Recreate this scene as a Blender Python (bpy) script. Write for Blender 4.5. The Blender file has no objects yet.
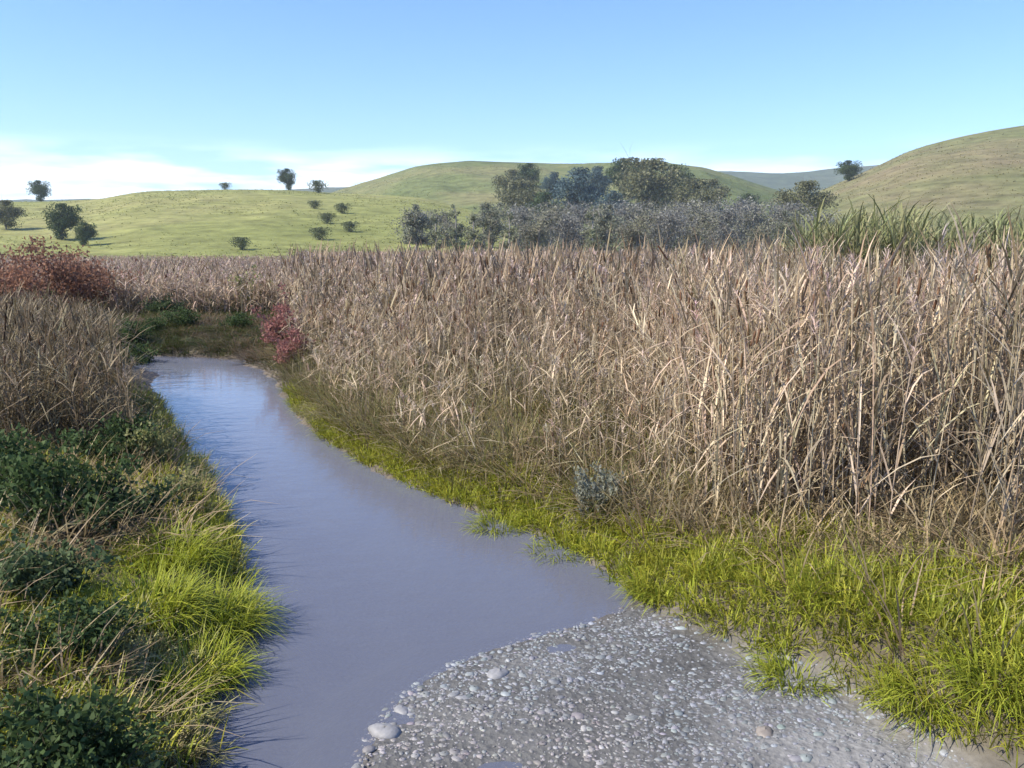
import bpy, math
import numpy as np
from mathutils import Vector

# ------------------------------------------------------------------ camera, sky, sun, exposure
S = bpy.context.scene
COL = S.collection
CAM_H, F_PX, HORIZON = 2.2, 900.0, 250.0
PITCH = math.atan((384 - HORIZON) / F_PX)
cam_data = bpy.data.cameras.new('camera')
cam_data.sensor_width = 36
cam_data.lens = 36 * F_PX / 1024
cam_data.clip_start, cam_data.clip_end = 0.05, 12000
cam = bpy.data.objects.new('camera', cam_data)
COL.objects.link(cam)
cam.location = (0, 0, CAM_H)
cam.rotation_euler = (math.pi / 2 - PITCH, 0, 0)
S.camera = cam

SUN_EL, SUN_AZ = math.radians(44), math.radians(-108)       # azimuth from +Y towards +X
sun_vec = Vector((math.sin(SUN_AZ) * math.cos(SUN_EL), math.cos(SUN_AZ) * math.cos(SUN_EL), math.sin(SUN_EL)))
W = bpy.data.worlds.new('World')
S.world = W
W.use_nodes = True
nt = W.node_tree
nt.nodes.clear()
wn = nt.nodes.new
out = wn('ShaderNodeOutputWorld'); bg = wn('ShaderNodeBackground'); sky = wn('ShaderNodeTexSky')
sky.sky_type = 'NISHITA'; sky.sun_disc = False
sky.sun_elevation = SUN_EL; sky.sun_rotation = SUN_AZ
sky.altitude = 50; sky.air_density = 0.8; sky.dust_density = 0.3; sky.ozone_density = 5.0
bg.inputs['Strength'].default_value = 0.138
tc = wn('ShaderNodeTexCoord'); sep = wn('ShaderNodeSeparateXYZ')
nt.links.new(tc.outputs['Generated'], sep.inputs[0])
mp = wn('ShaderNodeMapping'); mp.inputs['Scale'].default_value = (5.0, 5.0, 34.0)
nt.links.new(tc.outputs['Generated'], mp.inputs[0])
cn = wn('ShaderNodeTexNoise'); cn.inputs['Scale'].default_value = 1.6; cn.inputs['Detail'].default_value = 6
nt.links.new(mp.outputs[0], cn.inputs['Vector'])
cr = wn('ShaderNodeValToRGB')
cr.color_ramp.elements[0].position = 0.40; cr.color_ramp.elements[1].position = 0.60
nt.links.new(cn.outputs['Fac'], cr.inputs[0])
band = wn('ShaderNodeMapRange'); band.interpolation_type = 'SMOOTHSTEP'      # thin cloud bank low over the horizon
band.inputs['From Min'].default_value = 0.118; band.inputs['From Max'].default_value = 0.06
nt.links.new(sep.outputs['Z'], band.inputs['Value'])
side = wn('ShaderNodeMapRange'); side.interpolation_type = 'SMOOTHSTEP'      # thicker towards the sun side
side.inputs['From Min'].default_value = 0.45; side.inputs['From Max'].default_value = -0.25
side.inputs['To Min'].default_value = 0.5; side.inputs['To Max'].default_value = 1.0
nt.links.new(sep.outputs['X'], side.inputs['Value'])
m1 = wn('ShaderNodeMath'); m1.operation = 'MULTIPLY'
nt.links.new(cr.outputs[0], m1.inputs[0]); nt.links.new(band.outputs[0], m1.inputs[1])
m2 = wn('ShaderNodeMath'); m2.operation = 'MULTIPLY'
nt.links.new(m1.outputs[0], m2.inputs[0]); nt.links.new(side.outputs[0], m2.inputs[1])
mx = wn('ShaderNodeMix'); mx.data_type = 'RGBA'
hs = wn('ShaderNodeHueSaturation'); hs.inputs['Hue'].default_value = 0.508; hs.inputs['Saturation'].default_value = 1.16
nt.links.new(sky.outputs[0], hs.inputs['Color'])
nt.links.new(m2.outputs[0], mx.inputs[0]); nt.links.new(hs.outputs[0], mx.inputs[6])
mx.inputs[7].default_value = (8.0, 8.6, 8.8, 1)
nt.links.new(mx.outputs[2], bg.inputs['Color'])
nt.links.new(bg.outputs[0], out.inputs[0])

sd = bpy.data.lights.new('sun', 'SUN'); sd.energy = 4.3; sd.angle = math.radians(0.53); sd.color = (1, 0.92, 0.78)
so = bpy.data.objects.new('sun', sd); COL.objects.link(so)
so.rotation_euler = (-sun_vec).to_track_quat('-Z', 'Y').to_euler(); so.location = (-30, -4, 40)
vs = S.view_settings
vs.view_transform = 'Standard'; vs.look = 'None'; vs.exposure = 1.02; vs.gamma = 1; vs.use_curve_mapping = False
S.cycles.max_bounces = 6; S.cycles.diffuse_bounces = 3; S.cycles.glossy_bounces = 3
S.cycles.transmission_bounces = 4; S.cycles.transparent_max_bounces = 8; S.cycles.volume_bounces = 1
S.cycles.use_denoising = True

# ------------------------------------------------------------------ helpers
R = np.random.default_rng(11)
cp, sp_ = math.cos(PITCH), math.sin(PITCH)

def px(x, y, z=0.0):
    """where the sight line through a photo pixel meets the level z"""
    u, v = (x - 512) / F_PX, (384 - y) / F_PX
    d = np.array([u, cp + v * sp_, -sp_ + v * cp])
    t = (z - CAM_H) / d[2]
    return np.array([d[0] * t, d[1] * t])

def px_dist(x, y, dist):
    """point on that sight line at ground distance dist -> x, y, z"""
    u, v = (x - 512) / F_PX, (384 - y) / F_PX
    d = np.array([u, cp + v * sp_, -sp_ + v * cp])
    t = dist / d[1]
    return d[0] * t, dist, CAM_H + d[2] * t

def vnoise(x, y, seed=0):
    """smooth value noise, about -1..1"""
    xi, yi = np.floor(x).astype(np.int64), np.floor(y).astype(np.int64)
    fx, fy = x - xi, y - yi
    fx, fy = fx * fx * (3 - 2 * fx), fy * fy * (3 - 2 * fy)
    def h(a, b):
        n = (a * 374761393 + b * 668265263 + seed * 1274126177) & 0x7fffffff
        n = ((n ^ (n >> 13)) * 1274126177) & 0x7fffffff
        return ((n ^ (n >> 16)) & 0xffff) / 32767.5 - 1
    return (h(xi, yi) * (1 - fx) + h(xi + 1, yi) * fx) * (1 - fy) + (h(xi, yi + 1) * (1 - fx) + h(xi + 1, yi + 1) * fx) * fy

def fbm(x, y, seed=0, o=4):
    s, a = 0, 0.5
    for k in range(o):
        s = s + a * vnoise(x * 2 ** k, y * 2 ** k, seed + k * 17); a *= 0.5
    return s

def smooth(a, b, x):
    t = np.clip((x - a) / (b - a), 0, 1)
    return t * t * (3 - 2 * t)

def sdist(P, poly):
    """signed distance to a polygon, negative inside"""
    x, y = P[:, 0], P[:, 1]
    d = np.full(len(x), 1e9); ins = np.zeros(len(x), bool)
    n = len(poly)
    for i in range(n):
        a, b = poly[i], poly[(i + 1) % n]
        e = b - a
        t = np.clip(((x - a[0]) * e[0] + (y - a[1]) * e[1]) / max(e @ e, 1e-12), 0, 1)
        d = np.minimum(d, np.hypot(x - a[0] - t * e[0], y - a[1] - t * e[1]))
        c = (a[1] > y) != (b[1] > y)
        xx = a[0] + (y - a[1]) * e[0] / (e[1] if abs(e[1]) > 1e-12 else 1e-12)
        ins ^= c & (x < xx)
    return np.where(ins, -d, d)

def chaikin(P, k=2, closed=True):
    P = np.array(P, float)
    for _ in range(k):
        Q = np.roll(P, -1, 0)
        P = np.stack([P * .75 + Q * .25, P * .25 + Q * .75], 1).reshape(-1, 2)
    return P

class Soup:
    """quads with a colour per vertex, linked as ONE mesh object"""
    def __init__(s): s.V, s.F, s.C, s.n = [], [], [], 0
    def add(s, V, F, C):
        V = np.asarray(V, float); F = np.asarray(F, np.int64)
        C = np.broadcast_to(np.asarray(C, float), (len(V), 3))
        s.V.append(V); s.F.append(F + s.n); s.C.append(C); s.n += len(V)
    def get(s): return np.concatenate(s.V), np.concatenate(s.F), np.concatenate(s.C)
    def place(s, T, pos, rot, sc, tint, lean=None, zs=None):
        """many copies of one template (V, F, C) inside this same mesh"""
        V, F, C = T; K = len(pos)
        if K == 0: return
        c, n = np.cos(rot)[:, None], np.sin(rot)[:, None]
        sc = np.asarray(sc)[:, None]; sz = sc if zs is None else np.asarray(zs)[:, None]
        X = (V[None, :, 0] * c - V[None, :, 1] * n) * sc
        Y = (V[None, :, 0] * n + V[None, :, 1] * c) * sc
        Z = V[None, :, 2] * sz
        if lean is not None:
            X = X + lean[:, :1] * np.maximum(Z, 0) ** 1.4; Y = Y + lean[:, 1:] * np.maximum(Z, 0) ** 1.4
        P = np.stack([X + pos[:, :1], Y + pos[:, 1:2], Z + pos[:, 2:3]], 2).reshape(-1, 3)
        FF = (F[None] + (np.arange(K) * len(V))[:, None, None]).reshape(-1, 4)
        CC = np.clip(C[None] * tint[:, None, :], 0, 1).reshape(-1, 3)
        s.add(P, FF, CC)
    def mesh(s, name, mat, smooth_=True):
        V, F, C = s.get()
        me = bpy.data.meshes.new(name)
        me.vertices.add(len(V)); me.vertices.foreach_set('co', V.astype(np.float32).ravel())
        me.loops.add(F.size); me.loops.foreach_set('vertex_index', F.astype(np.int32).ravel())
        me.polygons.add(len(F)); me.polygons.foreach_set('loop_start', np.arange(0, F.size, 4, dtype=np.int32))
        me.polygons.foreach_set('use_smooth', np.full(len(F), smooth_))
        at = me.attributes.new('tone', 'FLOAT_COLOR', 'POINT')
        at.data.foreach_set('color', np.concatenate([C, np.ones((len(C), 1))], 1).astype(np.float32).ravel())
        me.update(calc_edges=True); me.validate()
        me.materials.append(mat)
        return me
    def build(s, name, mat, parent=None, smooth_=True):
        o = bpy.data.objects.new(name, s.mesh(name, mat, smooth_)); COL.objects.link(o)
        if parent is not None: o.parent = parent
        return o

def tag(o, label=None, cat=None, group=None, kind=None):
    if label: o['label'] = label
    if cat: o['category'] = cat
    if group: o['group'] = group
    if kind: o['kind'] = kind
    return o

def thing(name, label, cat, loc, rz=0.0, group=None, scale=1.0):
    o = bpy.data.objects.new(name, None); COL.objects.link(o)
    o.empty_display_size = 0.2
    o.location = loc; o.rotation_euler = (0, 0, rz); o.scale = (scale,) * 3
    return tag(o, label, cat, group)

def dup(root, label, loc, rz, scale=1.0, squash=1.0):
    r = root.copy(); COL.objects.link(r)
    r.location = loc; r.rotation_euler = (0, 0, rz); r.scale = (scale, scale, scale * squash); r['label'] = label
    for ch in list(root.children):
        c = ch.copy(); COL.objects.link(c); c.parent = r
    return r

def ribbon(P, w, side, C):
    P = np.asarray(P, float); m = len(P); side = np.asarray(side, float)
    w = np.asarray(w, float)[:, None] / 2
    V = np.concatenate([P - side * w, P + side * w])
    F = [(i, i + 1, m + i + 1, m + i) for i in range(m - 1)]
    return V, np.array(F), np.broadcast_to(np.asarray(C, float), (m, 3))[np.r_[0:m, 0:m]]

def tube(P, r, n=4, C=(1, 1, 1)):
    P = np.asarray(P, float); m = len(P)
    T = np.gradient(P, axis=0); T /= np.linalg.norm(T, axis=1)[:, None] + 1e-9
    ref = np.where(np.abs(T[:, 2:3]) > .9, [[1., 0, 0]], [[0, 0, 1.]])
    A = np.cross(T, ref); A /= np.linalg.norm(A, axis=1)[:, None] + 1e-9
    B = np.cross(T, A)
    a = np.arange(n) * 2 * np.pi / n
    V = (P[:, None] + (A[:, None] * np.cos(a)[None, :, None] + B[:, None] * np.sin(a)[None, :, None]) * np.asarray(r, float)[:, None, None]).reshape(-1, 3)
    F = [(i * n + j, i * n + (j + 1) % n, (i + 1) * n + (j + 1) % n, (i + 1) * n + j) for i in range(m - 1) for j in range(n)]
    CC = np.broadcast_to(np.asarray(C, float), (m, 3)).repeat(n, 0)
    return V, np.array(F), CC

# ------------------------------------------------------------------ materials
def mat_new(name):
    m = bpy.data.materials.new(name); m.use_nodes = True
    t = m.node_tree
    return m, t, t.nodes.new, t.nodes['Principled BSDF'], t.nodes['Material Output'], t.links.new

def plant_mat(name, rough=0.6, trans=0.3, spec=0.25, gain=1.0):
    m, t, N, b, o, L = mat_new(name)
    a = N('ShaderNodeAttribute'); a.attribute_name = 'tone'
    no = N('ShaderNodeTexNoise'); no.inputs['Scale'].default_value = 23; no.inputs['Detail'].default_value = 2
    c = N('ShaderNodeTexCoord'); L(c.outputs['Object'], no.inputs['Vector'])
    r = N('ShaderNodeMapRange'); r.inputs['To Min'].default_value = 0.7 * gain; r.inputs['To Max'].default_value = 1.3 * gain
    L(no.outputs['Fac'], r.inputs['Value'])
    v = N('ShaderNodeVectorMath'); v.operation = 'SCALE'
    L(a.outputs['Color'], v.inputs[0]); L(r.outputs[0], v.inputs['Scale'])
    L(v.outputs[0], b.inputs['Base Color'])
    b.inputs['Roughness'].default_value = rough; b.inputs['Specular IOR Level'].default_value = spec
    if trans > 0:
        tr = N('ShaderNodeBsdfTranslucent'); L(v.outputs[0], tr.inputs['Color'])
        mxs = N('ShaderNodeMixShader'); mxs.inputs[0].default_value = trans
        L(b.outputs[0], mxs.inputs[1]); L(tr.outputs[0], mxs.inputs[2]); L(mxs.outputs[0], o.inputs['Surface'])
    return m

M_reed = plant_mat('dry_reed', 0.6, 0.2)
M_grass = plant_mat('living_grass', 0.5, 0.35)
M_leaf = plant_mat('leaf', 0.65, 0.35, 0.12)
M_farleaf = plant_mat('tree_leaf', 0.6, 0.25, 0.2)
M_bark = plant_mat('bark', 0.85, 0.0, 0.15)

def ground_material():
    m, t, N, b, o, L = mat_new('ground')
    a = N('ShaderNodeAttribute'); a.attribute_name = 'tone'
    c = N('ShaderNodeTexCoord')
    n1 = N('ShaderNodeTexNoise'); n1.inputs['Scale'].default_value = 1.7; n1.inputs['Detail'].default_value = 9; n1.inputs['Roughness'].default_value = .65
    n2 = N('ShaderNodeTexNoise'); n2.inputs['Scale'].default_value = 38; n2.inputs['Detail'].default_value = 4
    vo = N('ShaderNodeTexVoronoi'); vo.inputs['Scale'].default_value = 26
    for n in (n1, n2, vo): L(c.outputs['Object'], n.inputs['Vector'])
    r = N('ShaderNodeMapRange'); r.inputs['From Min'].default_value = .25; r.inputs['From Max'].default_value = .75
    r.inputs['To Min'].default_value = .6; r.inputs['To Max'].default_value = 1.4
    L(n1.outputs['Fac'], r.inputs['Value'])
    r2 = N('ShaderNodeMapRange'); r2.inputs['To Min'].default_value = .65; r2.inputs['To Max'].default_value = 1.35
    L(n2.outputs['Fac'], r2.inputs['Value'])
    mu = N('ShaderNodeMath'); mu.operation = 'MULTIPLY'; L(r.outputs[0], mu.inputs[0]); L(r2.outputs[0], mu.inputs[1])
    v = N('ShaderNodeVectorMath'); v.operation = 'SCALE'; L(a.outputs['Color'], v.inputs[0]); L(mu.outputs[0], v.inputs['Scale'])
    L(v.outputs[0], b.inputs['Base Color'])
    b.inputs['Roughness'].default_value = .8; b.inputs['Specular IOR Level'].default_value = .3
    ad = N('ShaderNodeMath'); ad.operation = 'ADD'; L(n2.outputs['Fac'], ad.inputs[0]); L(vo.outputs['Distance'], ad.inputs[1])
    bu = N('ShaderNodeBump'); bu.inputs['Strength'].default_value = .5; bu.inputs['Distance'].default_value = .02
    L(ad.outputs[0], bu.inputs['Height']); L(bu.outputs[0], b.inputs['Normal'])
    return m
M_ground = ground_material()

def hill_material(name, c1, c2, c3, scale):
    m, t, N, b, o, L = mat_new(name)
    c = N('ShaderNodeTexCoord')
    n1 = N('ShaderNodeTexNoise'); n1.inputs['Scale'].default_value = scale; n1.inputs['Detail'].default_value = 10; n1.inputs['Roughness'].default_value = .62
    n2 = N('ShaderNodeTexNoise'); n2.inputs['Scale'].default_value = scale * 14; n2.inputs['Detail'].default_value = 8; n2.inputs['Roughness'].default_value = .7
    for n in (n1, n2): L(c.outputs['Object'], n.inputs['Vector'])
    r = N('ShaderNodeValToRGB'); e = r.color_ramp.elements
    e[0].position = .33; e[0].color = (*c1, 1); e[1].position = .68; e[1].color = (*c3, 1)
    k = e.new(.5); k.color = (*c2, 1)
    L(n1.outputs['Fac'], r.inputs[0])
    q = N('ShaderNodeMapRange'); q.inputs['From Min'].default_value = .3; q.inputs['From Max'].default_value = .7
    q.inputs['To Min'].default_value = .55; q.inputs['To Max'].default_value = 1.4
    L(n2.outputs['Fac'], q.inputs['Value'])
    v = N('ShaderNodeVectorMath'); v.operation = 'SCALE'; L(r.outputs[0], v.inputs[0]); L(q.outputs[0], v.inputs['Scale'])
    L(v.outputs[0], b.inputs['Base Color'])
    b.inputs['Roughness'].default_value = .9; b.inputs['Specular IOR Level'].default_value = .1
    bu = N('ShaderNodeBump'); bu.inputs['Strength'].default_value = .6; bu.inputs['Distance'].default_value = 1.2
    L(n2.outputs['Fac'], bu.inputs['Height']); L(bu.outputs[0], b.inputs['Normal'])
    return m

def water_material():
    m, t, N, b, o, L = mat_new('creek_water')
    c = N('ShaderNodeTexCoord')
    mp_ = N('ShaderNodeMapping'); mp_.inputs['Scale'].default_value = (1, 1.7, 1); L(c.outputs['Object'], mp_.inputs[0])
    n1 = N('ShaderNodeTexNoise'); n1.inputs['Scale'].default_value = 3.2; n1.inputs['Detail'].default_value = 3
    n2 = N('ShaderNodeTexNoise'); n2.inputs['Scale'].default_value = 17; n2.inputs['Detail'].default_value = 2
    for n in (n1, n2): L(mp_.outputs[0], n.inputs['Vector'])
    b1 = N('ShaderNodeBump'); b1.inputs['Strength'].default_value = .055; b1.inputs['Distance'].default_value = .06
    b2 = N('ShaderNodeBump'); b2.inputs['Strength'].default_value = .04; b2.inputs['Distance'].default_value = .02
    L(n1.outputs['Fac'], b1.inputs['Height']); L(n2.outputs['Fac'], b2.inputs['Height']); L(b1.outputs[0], b2.inputs['Normal'])
    b.inputs['Base Color'].default_value = (.17, .182, .235, 1)       # silty tone, lightened and blued to stand in for reflected sky
    b.inputs['Roughness'].default_value = .04; b.inputs['IOR'].default_value = 1.33; b.inputs['Specular IOR Level'].default_value = .5
    L(b2.outputs[0], b.inputs['Normal'])
    # a thin share of the bed shows through the silt
    tr = N('ShaderNodeBsdfTransparent'); tr.inputs[0].default_value = (.75, .8, .8, 1)
    fr = N('ShaderNodeFresnel'); fr.inputs['IOR'].default_value = 1.33; L(b2.outputs[0], fr.inputs['Normal'])
    q = N('ShaderNodeMapRange'); q.inputs['From Max'].default_value = .5; q.inputs['To Min'].default_value = .5; q.inputs['To Max'].default_value = 0
    L(fr.outputs[0], q.inputs['Value'])
    ms = N('ShaderNodeMixShader'); L(q.outputs[0], ms.inputs[0]); L(b.outputs[0], ms.inputs[1]); L(tr.outputs[0], ms.inputs[2])
    L(ms.outputs[0], o.inputs['Surface'])
    return m

def stone_material():
    m, t, N, b, o, L = mat_new('river_stone')
    a = N('ShaderNodeAttribute'); a.attribute_name = 'tone'
    c = N('ShaderNodeTexCoord')
    n = N('ShaderNodeTexNoise'); n.inputs['Scale'].default_value = 45; n.inputs['Detail'].default_value = 6; L(c.outputs['Object'], n.inputs['Vector'])
    r = N('ShaderNodeMapRange'); r.inputs['To Min'].default_value = .6; r.inputs['To Max'].default_value = 1.4; L(n.outputs['Fac'], r.inputs['Value'])
    v = N('ShaderNodeVectorMath'); v.operation = 'SCALE'; L(a.outputs['Color'], v.inputs[0]); L(r.outputs[0], v.inputs['Scale'])
    L(v.outputs[0], b.inputs['Base Color']); b.inputs['Roughness'].default_value = .62
    bu = N('ShaderNodeBump'); bu.inputs['Strength'].default_value = .25; bu.inputs['Distance'].default_value = .01
    L(n.outputs['Fac'], bu.inputs['Height']); L(bu.outputs[0], b.inputs['Normal'])
    return m
M_stone = stone_material()

# ------------------------------------------------------------------ plan of creek, gravel bar and banks
left_edge = [(158, 372), (150, 388), (163, 425), (196, 470), (228, 520), (238, 560), (232, 610), (214, 660), (196, 720), (186, 790)]
right_edge = [(236, 362), (268, 372), (292, 402), (322, 437), (372, 466), (440, 496), (510, 522), (580, 551), (622, 580), (642, 604)]
bar_water = [(642, 604), (600, 622), (560, 633), (480, 655), (415, 690), (376, 730), (352, 800)]
bar_bank = [(642, 600), (720, 632), (800, 664), (855, 695), (905, 735), (975, 790)]
E = lambda L_, z=0: [px(a, b, z) for a, b in L_]
Lw, Rw, Bw, Kw = E(left_edge), E(right_edge), E(bar_water), E(bar_bank, 0.1)
far = [np.array(p) for p in [(-7.6, 18.4), (-10.5, 20.6), (-15, 21.6), (-22, 22.0)]]      # the creek bends away behind the left reeds
far_r = [np.array(p) for p in [(-22, 20.6), (-15, 20.3), (-10.6, 19.2), (-8.0, 17.2), (-6.6, 16.2)]]
water_poly = chaikin(far + [np.array((-5.2, 18.3))] + Rw + Bw[1:] + [np.array((-.9, .5)), np.array((-1.0, -4)), np.array((-2.6, -4)), np.array((-1.75, 1.0))] + Lw[::-1] + far_r[::-1], 2)
bar_poly = chaikin(Bw + [np.array((-.9, .5)), np.array((-.9, -4)), np.array((3.2, -4)), np.array((2.4, 1.2))] + Kw[::-1], 2)
right_curve = np.array(Rw + Kw[1:])

def height(x, y):
    P = np.stack([x, y], 1)
    g = sdist(P, bar_poly)
    d = sdist(P, water_poly) + smooth(0, .5, g) * (.16 * fbm(x * 1.7, y * 1.7, 37) + .07 * fbm(x * 6, y * 6, 38))
    wob = .5 * fbm(x * .9, y * .9, 3)
    bank = .17 * smooth(-.02, .45, d) + .2 * smooth(.3, 2.2, d + .4 * wob) + .05 * wob + .10 * fbm(x * .2, y * .2, 5)
    bed = -.012 - .34 * smooth(0, 1.0, -d)
    bar = .008 + .05 * smooth(.1, 1.9, d) + .034 * fbm(x * 1.6, y * 4.2, 9) + .02 * fbm(x * .8, y * 1.7, 10)
    h = np.where(d < 0, bed, np.maximum(bank, .008))
    k = smooth(.45, -.05, g) * (d >= -.6)
    hb = np.where(d < 0, -.10 * smooth(0, .9, -d) - .0, bar)
    h = h * (1 - k) + hb * k
    return h, d, g

def zat(x, y):
    x, y = np.atleast_1d(np.asarray(x, float)), np.atleast_1d(np.asarray(y, float))
    return height(x, y)[0]

def grade(a, b, n, far_, g=1.16):
    v = list(np.linspace(a, b, n)); s = v[1] - v[0]
    lo, hi, st = [], [], s
    x = a
    st = s
    while x > -far_: st *= g; x -= st; lo.append(x)
    x = b; st = s
    while x < far_: st *= g; x += st; hi.append(x)
    return np.array(lo[::-1] + v + hi)

gx = grade(-8, 8, 260, 3200); gy = grade(-1, 22, 340, 3200)
X, Y = np.meshgrid(gx, gy); x, y = X.ravel(), Y.ravel()
h, d, g = height(x, y)
col = np.empty((len(x), 3))
soil, mud, gravel, wetgravel, litter = map(np.array, ((.085, .07, .045), (.125, .105, .088), (.19, .188, .182), (.095, .094, .09), (.17, .145, .10)))
mixn = fbm(x * .6, y * .6, 21)
base = soil + (litter - soil) * smooth(-.3, .35, mixn)[:, None]
kmud = smooth(.4, .05, d + .3 * fbm(x * 2.1, y * 2.1, 39))[:, None]
col = base * (1 - kmud) + mud * kmud
kg = smooth(.25, -.1, g + .15 * fbm(x * 2, y * 2, 8))[:, None]
wet = smooth(.012, .085, h + .05 * fbm(x * 2.2, y * 3.6, 4))[:, None]
col = col * (1 - kg) + (wetgravel + (gravel - wetgravel) * wet) * kg
col = np.where((d < -.05)[:, None], np.array((.10, .095, .085)), col)
nx, ny = len(gx), len(gy)
idx = np.arange(nx * ny).reshape(ny, nx)
F = np.stack([idx[:-1, :-1], idx[:-1, 1:], idx[1:, 1:], idx[1:, :-1]], 2).reshape(-1, 4)
s = Soup(); s.add(np.stack([x, y, h], 1), F, col)
tag(s.build('ground', M_ground), kind='structure')

s = Soup()
wx, wy = np.linspace(-24, 6, 61), np.linspace(-5, 26, 63)
WX, WY = np.meshgrid(wx, wy); idx = np.arange(WX.size).reshape(WX.shape)
s.add(np.stack([WX.ravel(), WY.ravel(), 0 * WX.ravel()], 1), np.stack([idx[:-1, :-1], idx[:-1, 1:], idx[1:, 1:], idx[1:, :-1]], 2).reshape(-1, 4), (1, 1, 1))
tag(s.build('water', water_material()), kind='structure')

# ------------------------------------------------------------------ hills
HILLS = {}
def hill(name, prof, d0, D, back, mat, rough, seed, nu=220, nv=70, pw=1.0):
    prof = np.array(prof, float)
    u = np.linspace(prof[0, 0], prof[-1, 0], nu)
    yy = np.interp(u, prof[:, 0], prof[:, 1])
    k = np.hanning(9); k /= k.sum()
    yy = np.convolve(np.pad(yy, 4, 'edge'), k, 'valid')
    elev = CAM_H + (HORIZON - yy) / F_PX * D                     # crest height
    v = np.linspace(0, 1, nv)
    dist = np.where(v < .72, d0 + (D - d0) * v / .72, D + back * (v - .72) / .28)
    f = np.where(v < .72, smooth(-.08, .78, v) ** pw, np.cos((v - .72) / .28 * np.pi / 2))
    DD, UU = np.meshgrid(dist, (u - 512) / F_PX)
    XX = UU * DD
    edge = smooth(0, .06, np.linspace(0, 1, nu)) * smooth(1, .94, np.linspace(0, 1, nu))
    ZZ = (elev * edge)[:, None] * f[None, :]
    ZZ = ZZ + rough * fbm(XX * .02, DD * .02, seed, 5) * (f * (1 - .6 * (v > .6)))[None, :] * edge[:, None]
    ZZ = ZZ - rough * 1.1 * (np.abs(fbm(XX * .028 + DD * .006, DD * .009, seed + 5, 3)) * smooth(0, .3, np.linspace(0, 1, nv)) * (1 - smooth(.6, .72, np.linspace(0, 1, nv))))[:, :] * edge[:, None]
    ZZ = ZZ - .6
    idx = np.arange(XX.size).reshape(XX.shape)
    s = Soup(); s.add(np.stack([XX.ravel(), DD.ravel(), ZZ.ravel()], 1), np.stack([idx[:-1, :-1], idx[1:, :-1], idx[1:, 1:], idx[:-1, 1:]], 2).reshape(-1, 4), (1, 1, 1))
    HILLS[name] = (u, dist, ZZ)
    return tag(s.build(name, mat), kind='structure')

def hill_z(name, xp, dist):
    u, dd, Z = HILLS[name]
    i = np.interp(xp, u, np.arange(len(u))); j = np.interp(dist, dd, np.arange(len(dd)))
    i0, j0 = int(min(i, len(u) - 2)), int(min(j, len(dd) - 2)); a, b = i - i0, j - j0
    return Z[i0, j0] * (1 - a) * (1 - b) + Z[i0 + 1, j0] * a * (1 - b) + Z[i0, j0 + 1] * (1 - a) * b + Z[i0 + 1, j0 + 1] * a * b

hill('meadow_hill', [(-900, 225), (-300, 208), (0, 201), (60, 201), (105, 199), (150, 191), (230, 189), (300, 190), (340, 193), (420, 196), (520, 215), (600, 240)], 120, 330, 130,
     hill_material('meadow', (.155, .17, .05), (.205, .215, .07), (.27, .25, .105), .012), 1.2, 31)
hill('wooded_hill', [(240, 235), (300, 206), (340, 192), (380, 180), (420, 168), (470, 162), (560, 165), (600, 165), (650, 163), (700, 170), (735, 180), (800, 200), (900, 225)], 190, 470, 150,
     hill_material('wooded_slope', (.085, .11, .04), (.13, .15, .06), (.19, .18, .085), .016), 3, 47)
hill('brown_hill', [(690, 240), (760, 212), (820, 188), (870, 166), (900, 151), (940, 140), (980, 132), (1024, 126), (1200, 106), (1500, 92), (1900, 110), (2200, 170)], 110, 340, 160,
     hill_material('dry_slope', (.12, .14, .055), (.145, .15, .065), (.19, .155, .09), .013), 1.6, 53)
hill('far_ridge', [(-1200, 215), (-400, 205), (100, 200), (400, 185), (600, 177), (715, 173), (770, 175), (830, 170), (890, 163), (950, 164), (1100, 170), (1500, 190), (2000, 220)], 900, 1500, 500,
     hill_material('ridge', (.05, .07, .035), (.07, .085, .05), (.1, .1, .065), .004), 9, 61, 260, 40)

# ------------------------------------------------------------------ air
hz = Soup()
hb = np.array([[-2600, -2600, -2], [2600, -2600, -2], [2600, 2600, -2], [-2600, 2600, -2], [-2600, -2600, 260], [2600, -2600, 260], [2600, 2600, 260], [-2600, 2600, 260]], float) * [1.35, 1.35, 1]
hz.add(hb, [(0, 3, 2, 1), (4, 5, 6, 7), (0, 1, 5, 4), (1, 2, 6, 5), (2, 3, 7, 6), (3, 0, 4, 7)], (1, 1, 1))
hm = bpy.data.materials.new('air'); hm.use_nodes = True
t = hm.node_tree; t.nodes.clear()
ho = t.nodes.new('ShaderNodeOutputMaterial'); pv = t.nodes.new('ShaderNodeVolumePrincipled')
pv.inputs['Color'].default_value = (.72, .84, .95, 1); pv.inputs['Density'].default_value = .00022
t.links.new(pv.outputs[0], ho.inputs['Volume'])
tag(hz.build('haze', hm, smooth_=False), kind='stuff')

# ------------------------------------------------------------------ plant templates
def cat(parts):
    s = Soup()
    for p in parts: s.add(*p)
    return s.get()

def leaf_blade(p0, az, el, L_, w, droop, C, n=4, C2=None):
    t = np.linspace(0, 1, n)
    d = np.array([math.cos(az), math.sin(az)])
    r = L_ * t * math.cos(el)
    z = L_ * (t * math.sin(el) - droop * t ** 2.2)
    r = r + droop * .35 * L_ * t ** 2
    P = np.stack([p0[0] + d[0] * r, p0[1] + d[1] * r, p0[2] + z], 1)
    tw = R.uniform(-.7, .7)
    side = np.stack([-d[1] * np.cos(tw * t), d[0] * np.cos(tw * t), np.sin(tw * t)], 1)
    ww = w * np.array([.75, 1, .75, .12])[:n] if n == 4 else w * (1 - .88 * t)
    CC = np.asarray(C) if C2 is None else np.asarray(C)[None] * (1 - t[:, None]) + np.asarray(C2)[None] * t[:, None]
    return ribbon(P, ww, side, CC)

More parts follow.
